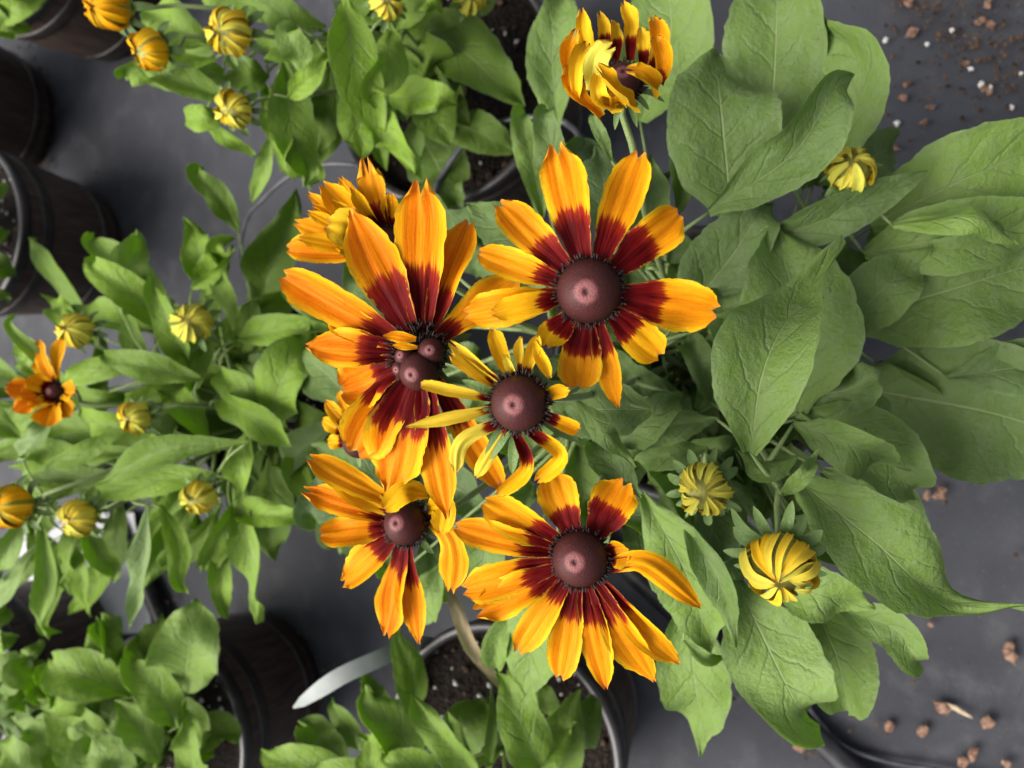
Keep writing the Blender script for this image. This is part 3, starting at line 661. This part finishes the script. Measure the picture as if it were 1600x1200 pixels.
# ------------------------------------------------------------------ the plant with many small buds, towards the far pots
lp = Plant('leafy plant with many small yellow buds and one cupped orange flower', C_LEFT, 'rudbeckia plants in barrel pots', 23)
F = lp.flower; lp.ws = .84; lp.sage = .0
F(86, 612, .335, 14, [(30, 620, 36, Y(dd=-.016, red=.5)), (48, 640, 34, Y(dd=-.018, yel=.5, red=.4)), (8, 608, 34, Y(dd=-.01, red=.3)), (20, 645, 34, Y(dd=-.012, red=.2)), (75, 668, 44, Y(dd=-.012, red=.25, yel=.2)), (60, 530, 30, Y(dd=.0, yel=.5, red=.1)), (98, 525, 26, Y(dd=.0, yel=.5, red=.1)), (40, 590, 30, Y(dd=-.016, yel=.5, red=.4)), (120, 610, 34, Y(dd=-.012, yel=.5, red=.0)), (110, 650, 34, Y(dd=-.010, yel=.4, red=.3)), (62, 560, 30, Y(dd=.006, yel=.4, red=.3))],
  tilt=(-.75, .05), stem=[(135, 632, .325), (240, 632, .28)], sepals=10, label='cupped orange flower opening sideways')
B = lp.bud
B(120, 516, .330, 24, tilt=(-.6, .1), n=10, yel=1.8, stem=[(190, 560, .29)])
B(302, 505, .300, 27, tilt=(-.25, .1), n=11, yel=1.9, stem=[(330, 560, .26)])
B(212, 652, .325, 22, tilt=(-.6, -.1), n=10, yel=1.7, stem=[(290, 632, .30)])
B(312, 776, .305, 23, tilt=(-.4, -.3), n=10, yel=1.8, stem=[(350, 730, .28)])
B(125, 808, .330, 24, tilt=(-.7, -.2), n=10, yel=1.7, stem=[(200, 780, .30)])
B(20, 792, .345, 30, tilt=(-.8, -.05), n=12, yel=1.1, stem=[(70, 772, .34), (140, 748, .32), (260, 700, .27)], label='orange-tinged bud on a long sideways stalk')
Ll = lp.leaf
for a in [
 (372, 360, .20, 320, 262, .22, 54, -.25), (345, 460, .235, 285, 338, .26, 72, .45), (320, 455, .25, 368, 372, .27, 66, .25), (262, 520, .27, 148, 404, .30, 76, .55),
 (292, 570, .285, 236, 432, .305, 72, .1), (400, 490, .17, 462, 295, .18, 104, -.3), (300, 450, .27, 366, 388, .28, 30, .5), (415, 668, .27, 484, 508, .27, 112, .3), (418, 640, .262, 345, 580, .27, 60, .5),
 (312, 592, .29, 160, 552, .31, 62, .1), (300, 612, .28, 318, 500, .26, 66, -.1), (350, 560, .22, 402, 470, .22, 60, .1), (200, 668, .30, 66, 736, .31, 40, .0), (90, 640, .30, 22, 724, .30, 52, .8),
 (235, 790, .31, 200, 985, .27, 56, .95), (252, 790, .30, 294, 928, .27, 48, .9), (345, 790, .27, 272, 880, .25, 62, .6), (372, 752, .265, 402, 975, .24, 66, .55), (345, 840, .25, 356, 968, .23, 52, .75),
 (420, 712, .215, 432, 872, .20, 96, -.3), (385, 676, .29, 364, 785, .28, 52, .5), (62, 810, .30, 76, 1000, .27, 48, .95), (40, 800, .31, 0, 905, .29, 50, .7), (100, 830, .27, 142, 965, .23, 46, .6), (130, 815, .28, 178, 910, .25, 52, .55),
 (92, 600, .32, 28, 488, .34, 26, .7), (60, 590, .31, 14, 552, .31, 38, .6), (250, 690, .28, 130, 640, .28, 66, .35), (330, 690, .26, 240, 610, .27, 70, .3), (60, 850, .29, -20, 980, .26, 44, .8), (160, 720, .27, 40, 690, .28, 60, .7),
 (410, 600, .20, 470, 640, .19, 80, -.3), (440, 700, .19, 500, 760, .18, 90, -.4), (300, 740, .25, 230, 860, .22, 70, .3), (200, 850, .22, 110, 960, .20, 60, .2), (250, 600, .25, 200, 480, .25, 60, .0), (30, 680, .28, -40, 640, .28, 70, .6), (330, 880, .22, 310, 800, .24, 50, .2), (150, 690, .26, 60, 790, .25, 70, .35)]:
    Ll(*a[:7], tint=a[7]+.45, roll=lp.rnd.uniform(-28, 28), fold=lp.rnd.uniform(10, 28), wave=.16, prof=lp.rnd.choice(('lance', 'lance', 'leaf')), bow=(lp.rnd.uniform(-8, 8), lp.rnd.uniform(-8, 8)))
Ll(388, 690, .31, 146, 758, .315, 66, bow=(-6, -22), fold=24, roll=-12, tint=.3, arch=.02)
Ll(360, 745, .29, 160, 772, .29, 62, bow=(0, -10), fold=14, roll=10, tint=.9)
lp.scatter(34, 270, 650, 190, 190, .19, .285, 120, 190, 44, 78, .8, (-.4, .1))
lp.scatter(14, 100, 650, 120, 100, .18, .25, 90, 150, 44, 72, .5, (-.3, 0))
lp.scatter(8, 40, 860, 80, 70, .20, .26, 80, 130, 36, 56, .6, (-.2, .8))
lp.fill(22, .05, .12, .18, .26, .045, tint=.1)

# ------------------------------------------------------------------ the plant beyond, by the looped tube
tp = Plant('leafy plant with orange-tipped buds rising beside bare soil and the looped tube', C_TOP, 'rudbeckia plants in barrel pots', 31)
B = tp.bud; tp.ws = .9; tp.sage = .02
B(172, 10, .345, 32, tilt=(-.9, .05), n=13, yel=.85, swirl=.35, close=6, stem=[(300, 10, .31), (480, 40, .24)], label='orange bud opening sideways, one of a pair')
B(236, 78, .335, 27, tilt=(-.8, -.1), n=13, yel=.9, swirl=.3, close=10, stem=[(330, 60, .30)], label='orange-yellow bud with a flat open end')
B(360, 50, .330, 31, tilt=(-.55, .05), n=14, yel=1.5, stem=[(440, 60, .30), (540, 70, .25)], label='plump yellow bud on a thick stalk')
B(366, 172, .315, 25, tilt=(-.4, -.05), n=11, yel=1.6, stem=[(440, 150, .27)])
B(735, -2, .23, 20, tilt=(0, .2), n=10, yel=1.9)
B(605, 5, .30, 22, tilt=(0, .2), n=10, yel=1.9)
Lt = tp.leaf
for a in [
 (540, -10, .31, 584, 228, .285, 90, .45, 12, -14), (605, 150, .25, 716, 164, .25, 72, .7, 14, 10), (655, 25, .205, 818, 168, .195, 122, -.2, 10, 0), (650, 200, .175, 716, 322, .165, 112, -.35, 10, 0), (690, 185, .185, 815, 240, .175, 74, -.1, 10, 0),
 (362, 160, .29, 210, 100, .31, 66, .15, 18, 14), (350, 175, .275, 290, 190, .28, 50, .8, 14, 0), (315, 185, .27, 396, 246, .26, 34, .7, 20, 10), (442, 100, .28, 474, 292, .25, 82, .2, 14, -12), (470, 116, .30, 466, 52, .305, 54, .8, 10, 0), (450, 152, .29, 518, 84, .295, 44, .7, 16, 20),
 (335, 70, .27, 222, 12, .28, 84, .8, 12, 0), (490, 66, .27, 395, -15, .29, 66, .0, 14, 0), (350, 110, .28, 298, 150, .29, 50, .9, 14, 0), (515, 110, .23, 500, 240, .21, 54, -.1, 14, 0), (640, -12, .27, 692, 20, .27, 52, .5, 8, 0), (425, 200, .25, 392, 318, .22, 34, .8, 20, 14),
 (560, 120, .20, 620, 230, .18, 80, -.3, 12, 0), (620, 60, .22, 700, 110, .20, 90, -.1, 12, 0), (450, 30, .28, 330, -20, .28, 70, .5, 12, 0), (420, 120, .26, 360, 110, .27, 60, .6, 12, 0), (600, 30, .25, 660, -30, .24, 70, .3, 12, 0), (540, 200, .18, 470, 250, .17, 60, -.2, 12, 0), (480, 200, .2, 440, 250, .19, 60, -.1, 12, 0), (520, 60, .26, 430, 90, .25, 66, .3, 14, 0), (700, 20, .2, 780, -30, .19, 70, .0, 10, 0)]:
    Lt(*a[:7], tint=a[7]+.25, fold=a[8], roll=a[9], wave=.14, bow=(tp.rnd.uniform(-6, 6), tp.rnd.uniform(-6, 6)))
tp.scatter(22, 470, 80, 170, 120, .19, .28, 110, 180, 50, 84, .75, (-.2, .3))
tp.fill(14, .04, .09, .17, .22, .04, amin=60, amax=250, tint=0)

# ------------------------------------------------------------------ young plants without flowers
bl = Plant('young flowerless plant with broad upright leaves beside the bare pot wall', C_BL, 'rudbeckia plants in barrel pots', 41)
for a in [
 (286, 1076, .24, 304, 936, .265, 108, .8, 10, 0), (276, 1136, .24, 206, 1018, .26, 66, .25, 16, 20), (206, 1085, .235, 76, 1028, .25, 82, .2, 16, 14), (190, 1090, .225, 90, 1060, .235, 60, .9, 12, 0), (302, 1210, .235, 288, 1122, .25, 66, .3, 14, -20),
 (160, 1050, .215, 138, 985, .22, 54, .8, 10, 0), (192, 1046, .225, 150, 970, .235, 32, .7, 18, 20), (190, 1180, .235, 68, 1112, .245, 74, .3, 16, 0), (220, 1180, .23, 120, 1150, .24, 80, .7, 12, 0), (250, 1190, .24, 180, 1100, .25, 60, .5, 14, 10), (60, 1230, .25, -12, 1168, .26, 60, .95, 10, 0),
 (310, 1176, .21, 290, 1094, .225, 24, .4, 18, 0), (200, 1220, .25, 150, 1160, .255, 70, .6, 12, 0), (260, 1110, .19, 300, 1050, .19, 60, -.2, 10, 0), (130, 1200, .22, 40, 1140, .225, 70, .2, 12, 0), (240, 1240, .24, 100, 1210, .24, 80, .6, 12, 0), (280, 1100, .2, 330, 1150, .19, 50, -.1, 12, 0)]:
    bl.leaf(*a[:7], tint=a[7]+.45, fold=a[8], roll=a[9], wave=.14, prof=bl.rnd.choice(('leaf', 'oval')), bow=(bl.rnd.uniform(-6, 6), bl.rnd.uniform(-6, 6)))
bl.scatter(20, 160, 1120, 120, 90, .17, .235, 70, 120, 40, 70, .55, (-.2, -.3))
bl.fill(12, .03, .07, .17, .21, .035, tint=.1)
bc = Plant('young flowerless plant with a few upright leaves beside the white tag', C_BC, 'rudbeckia plants in barrel pots', 43)
for a in [
 (548, 1196, .215, 466, 1126, .225, 68, -.3, 22, 0), (660, 1196, .235, 570, 1074, .255, 78, .25, 12, 14), (752, 1216, .24, 644, 1084, .26, 66, .3, 22, -16), (856, 1222, .245, 772, 1048, .27, 82, .4, 14, 12), (850, 1230, .22, 908, 1078, .225, 92, .15, 10, 0), (762, 1210, .20, 766, 1072, .215, 22, .2, 20, 20),
 (590, 1120, .19, 562, 1062, .21, 26, .5, 18, 0), (570, 1210, .23, 408, 1170, .24, 58, .75, 16, 0), (600, 1230, .24, 560, 1150, .25, 50, .8, 14, 0), (700, 1180, .19, 760, 1090, .18, 80, -.3, 10, 0), (660, 1240, .24, 480, 1190, .24, 60, .4, 14, 0)]:
    bc.leaf(*a[:7], tint=a[7]+.2, fold=a[8], roll=a[9], wave=.12, bow=(bc.rnd.uniform(-6, 6), bc.rnd.uniform(-6, 6)))
bc.leaf(800, 1090, .19, 702, 922, .27, 22, bow=(-12, 10), fold=10, prof='strap', dry=1, label='withered tan leaf')
for a in [(650, 1110, .20, 622, 975, .225, 60, .6), (610, 1150, .19, 560, 1040, .20, 50, .1), (830, 1150, .22, 800, 1010, .24, 52, .5), (900, 1170, .20, 925, 1085, .20, 64, .0), (720, 1220, .23, 700, 1110, .24, 56, .3), (800, 1240, .24, 900, 1130, .24, 70, .2), (640, 1200, .20, 600, 1110, .21, 60, .0), (860, 1120, .19, 840, 1060, .2, 60, -.2), (560, 1170, .2, 520, 1090, .21, 46, .2), (690, 1230, .25, 600, 1170, .26, 60, .6)]:
    bc.leaf(*a[:7], tint=a[7]+.2, fold=16, roll=bc.rnd.uniform(-24, 24), prof=bc.rnd.choice(('leaf', 'lance')))
far = Plant('cropped plant of which only leaf edges show over the clear-standing pot', C_FAR, 'rudbeckia plants in barrel pots', 47)
for a in [(-50, 330, .22, 10, 282, .21, 40, .6), (-50, 400, .22, 22, 430, .20, 50, .1), (-60, 380, .24, 16, 360, .22, 46, .3), (-60, 440, .22, 12, 470, .2, 40, .3), (-60, 300, .24, -10, 340, .24, 60, .5)]: far.leaf(*a[:7], tint=a[7])
far.fill(10, .04, .09, .18, .23, .04, tint=.2)
tl = Plant('cropped plant with pale leaf tips over the pale pot rim', C_TL, 'rudbeckia plants in barrel pots', 53)
for a in [(-20, 30, .22, 82, -8, .2, 44, .7), (-40, 20, .22, 44, 40, .2, 40, .6), (-40, 0, .23, 20, 62, .2, 46, .4), (-30, -20, .25, 60, -20, .24, 50, .5)]: tl.leaf(*a[:7], tint=a[7])
tl.fill(10, .04, .09, .18, .23, .04, tint=.2)
cp = Plant('cropped clump of small rounded leaves beside the young flowerless plant', C_CORNER, 'rudbeckia plants in barrel pots', 59)
for a in [(-30, 1060, .22, 36, 1025, .23, 48, .5), (0, 1080, .22, 52, 1045, .22, 36, .1), (20, 1110, .21, 62, 1080, .21, 44, -.1), (-20, 1010, .23, 28, 995, .23, 40, .6), (10, 1150, .2, 40, 1120, .2, 50, -.2), (-40, 980, .24, 10, 955, .24, 40, .7), (30, 1050, .21, 62, 1000, .22, 34, .6), (0, 1130, .2, -10, 1080, .21, 60, .0)]: cp.leaf(*a[:7], tint=a[7], prof='oval')
cp.fill(14, .03, .09, .17, .22, .035, tint=.1)

# ------------------------------------------------------------------ tubes, hose, tag, sheet
def tube(name, pts, r, mt, label, cat, group=None):
    mb = MB(); mb.tube(catmull(pts, 48), r, 10); return tag(mb.build(name, mt), label, cat, group)
tube('drip_tube', [at(640, 420, .05), at(672, 320, .185), at(690, 275, .185), at(735, 215, .186), at(790, 189, .186), at(845, 184, .185), at(900, 205, .18), at(960, 300, .1)], .0026, M['tube'],
     'thin grey drip tube looped over the bare soil', 'tube', 'thin drip tubes')
tube('drip_tube', [at(372, 400, .01), at(385, 345, .07), at(405, 318, .10), at(450, 277, .125), at(500, 258, .13), at(562, 259, .13), at(640, 280, .12), at(710, 320, .08), at(760, 380, .02)], .0022, M['tube'],
     'thin grey drip tube arching behind the half-open yellow flower', 'tube', 'thin drip tubes')
tube('drip_tube', [at(1255, 1095, .010), at(1310, 1160, .006), at(1380, 1188, .004), at(1470, 1204, .004), at(1600, 1230, .004)], .0022, M['tube'],
     'thin black drip tube branching from the hose across the cloth', 'tube', 'thin drip tubes')
tube('irrigation_hose', [at(820, 740, .010), at(1000, 905, .011), at(1180, 1070, .011), at(1260, 1138, .011), at(1345, 1215, .011), at(1500, 1350, .011)], .0115, M['hose'],
     'thick black irrigation hose on the cloth under the leaf tips', 'hose')
tube('irrigation_hose', [at(130, 700, .010), at(205, 860, .010), at(240, 940, .010), at(275, 1020, .010), at(330, 1120, .010)], .0105, M['hose'],
     'dirty black hose beside the white plastic sheet', 'hose')
def slab(name, mt, pts, th, label, cat, up=None):
    mb = MB(); a = [mb.vert(p) for p in pts]; n = len(a); nrm = (pts[1]-pts[0]).cross(pts[2]-pts[1]).normalized()
    b = [mb.vert(p-nrm*th) for p in pts]; mb.f.append(tuple(a)); mb.f.append(tuple(b[::-1]))
    for i in range(n): mb.f.append((a[i], b[i], b[(i+1) % n], a[(i+1) % n]))
    return tag(mb.build(name, mt, smooth=False), label, cat)
# plant tag: a slightly bent plastic strip pushed into the soil
mb = MB(); PROF['tag'] = [(0, .9), (.5, 1), (.8, 1), (.93, .7), (1, .12)]
blade(mb, [at(690, 1010, PH-.03), at(640, 1005, .17), at(600, 1026, .205), at(530, 1058, .235), at(458, 1106, .25)], 27*.62/FPX, 'tag', None, 12, 0, .06, 0, 1, 18, 4, .0012)
tag(mb.build('plant_tag', M['tagm']), 'blank white plastic plant tag leaning out of the speckled soil', 'tag')
mb = MB(); rows = []
q = [at(40, 800, 0), at(215, 800, 0), at(245, 985, 0), at(30, 1000, 0)]
for i in range(13):
    a, b = q[0].lerp(q[3], i/12), q[1].lerp(q[2], i/12); row = []
    for j in range(13):
        p = a.lerp(b, j/12); p.z = .006+.004*abs(noise.noise((p.x*40, p.y*14, 3))); row.append(mb.vert(p))
    rows.append(row)
for A_, B_ in zip(rows, rows[1:]):
    for j in range(12): mb.f.append((A_[j], B_[j], B_[j+1], A_[j+1]))
tag(mb.build('plastic_sheet', M['sheet']), 'creased white plastic sheet lying between the leaf tips', 'sheet')

# ------------------------------------------------------------------ debris on the cloth
rr = random.Random(77)
def chip(px, py, w, h, mt='bark', label=None, ang=None, name='bark_chip'):
    c = at(px, py, .006); k = depth(c)/FPX; a = rr.random()*3.14 if ang is None else R(ang); mb = MB(); n = 9; W, Hh = w*k/2, h*k/2; rings = []
    rad = [1+rr.uniform(-.42, .25) for _ in range(n)]; th = min(W, Hh)*.28+.0005
    for s_, z in ((.8, -.6), (1, -.1), (.88, .55), (.45, .95)):
        ring = []
        for i in range(n):
            an = 6.283*i/n; x, y = math.cos(an)*Hh*rad[i]*s_, math.sin(an)*W*rad[i]*s_
            ring.append(mb.vert(c+Vector((x*math.cos(a)-y*math.sin(a), x*math.sin(a)+y*math.cos(a), z*th+rr.uniform(-.1, .1)*th))))
        rings.append(ring)
    for A_, B_ in zip(rings, rings[1:]):
        for i in range(n): mb.f.append((A_[i], A_[(i+1) % n], B_[(i+1) % n], B_[i]))
    mb.f.append(tuple(rings[0][::-1])); mb.f.append(tuple(rings[-1]))
    zm = min(v.z for v in mb.v); mb.v = [v-Vector((0, 0, zm-.0015)) for v in mb.v]
    o = mb.build(name, M[mt], None, c, smooth=False)
    return tag(o, label, 'bark chip' if mt == 'bark' else ('straw' if mt == 'straw' else 'perlite'), 'loose bits scattered on the cloth')
for px, py, w, h, lb in [(1470, 772, 20, 30, 'reddish bark chip beside the twig, the larger of two'), (1448, 775, 10, 20, 'narrow reddish bark sliver between the twig and a larger chip'), (1580, 1028, 24, 28, 'large reddish bark chip touching a smaller darker chip'),
  (1578, 1012, 16, 18, 'small dark bark chip touching a larger reddish one'), (1472, 1106, 24, 30, 'brown bark chip lying against the pale straw'), (1442, 1146, 20, 24, 'rounded bark chip between the straw and the drip tube'), (1543, 1132, 22, 30, 'lone pale bark chip on the far side of the straw from the hose'),
  (1390, 1137, 18, 20, 'small brown bark chip beside the curve of the black drip tube'), (1522, 1180, 14, 36, 'long narrow bark sliver crossing beside the drip tube'), (1506, 1195, 16, 22, 'bark chip right against the black drip tube, beside the long sliver'), (1576, 1196, 16, 18, 'small bark chip at the drip tube, away from the sliver'),
  (1248, 1172, 14, 18, 'bark chip on the hose side nearest the pot'), (1455, 978, 12, 10, 'tiny bark chip beside the long curled leaf tip')]:
    chip(px, py, w, h, 'bark', lb)
for px, py, w, h in [(1394, 230, 14, 28), (1505, 218, 18, 20), (1522, 226, 16, 20), (1537, 226, 18, 16), (1418, 128, 12, 14), (1412, 150, 16, 16), (1445, 190, 12, 12), (1433, 262, 14, 10), (1535, 30, 22, 18), (1550, 36, 16, 16), (1425, 48, 20, 22), (1540, 135, 22, 12), (1548, 142, 14, 12), (1590, 200, 20, 24), (1575, 205, 20, 16), (1455, 165, 14, 10), (1420, 0, 20, 14), (1545, 2, 18, 14), (1510, 96, 14, 12)]:
    lb = 'single brown bark chip on the crumb-strewn cloth beyond the broad leaves'
    if 1500 < px < 1540 and 215 < py < 230: lb = 'one of three brown bark chips lying in a tight row'
    elif (px, py) in ((1535, 30), (1550, 36)): lb = 'one of two large touching bark chips among the crumbs'
    elif px > 1570: lb = 'one of two dark bark chips together by the big right-hand leaf'.replace('right-hand', 'oval')
    elif (px, py) in ((1540, 135), (1548, 142)): lb = 'bark chip lying against white perlite crumbs'
    elif (px, py) == (1394, 230): lb = 'long brown bark chip standing alone near the small half-hidden bud'
    chip(px, py, w, h, 'bark', lb)
chip(1497, 1112, 9, 44, 'straw', 'pale straw lying between the reddish bark chips', 68, 'straw')
chip(1428, 740, 4, 70, 'bark', 'thin reddish twig by the broad lower leaf', 60, 'twig')
for px, py, w in [(1335, 74, 13), (1384, 60, 10), (1449, 66, 9), (1488, 44, 10), (1402, 191, 11), (1518, 105, 10), (1533, 130, 10), (1548, 134, 11), (1535, 128, 9), (1339, 242, 10), (1597, 112, 8), (1434, 795, 10), (1583, 165, 9)]:
    chip(px, py, w, w*.9, 'perlite', 'white perlite crumb on the cloth', None, 'perlite_crumb')
mb = MB()
for i in range(1900):
    if 700 < i < 1250: continue
    if i < 1250:
        f = rr.random(); px = 1380+f*300+rr.gauss(0, 50); py = -30+f*210+rr.gauss(0, 40)-rr.random()**2*90
    elif i < 1450: px, py = rr.uniform(1330, 1640), rr.uniform(-20, 330)
    elif i < 1600: px, py = 1190+rr.random()*140+rr.gauss(0, 12), 0; py = 1085+(px-1190)*.9+rr.gauss(0, 14)
    elif i < 1750: px, py = 195+rr.gauss(0, 14), 0; py = rr.uniform(820, 990); px += (py-820)*.35
    else: px, py = rr.uniform(1100, 1640), rr.uniform(700, 1210)
    c = at(px, py, .003); lump(mb, c, .0005+.0022*rr.random()**3, rr, .5)
for i in range(260):
    b_ = rr.choice((C_FAR, C_FAR2, C_BL, C_TL)); a = rr.uniform(math.pi, 2*math.pi); p = b_+Vector((math.cos(a), math.sin(a), 0))*(PB+rr.random()**2*.03); p.z = .003; lump(mb, p, .001+.0025*rr.random()**2, rr, .6)
tag(mb.build('soil_crumbs', M['grit'], None, (0, 0, 0), smooth=False), 'scattered dark soil crumbs on the grey cloth', 'soil', kind='stuff')
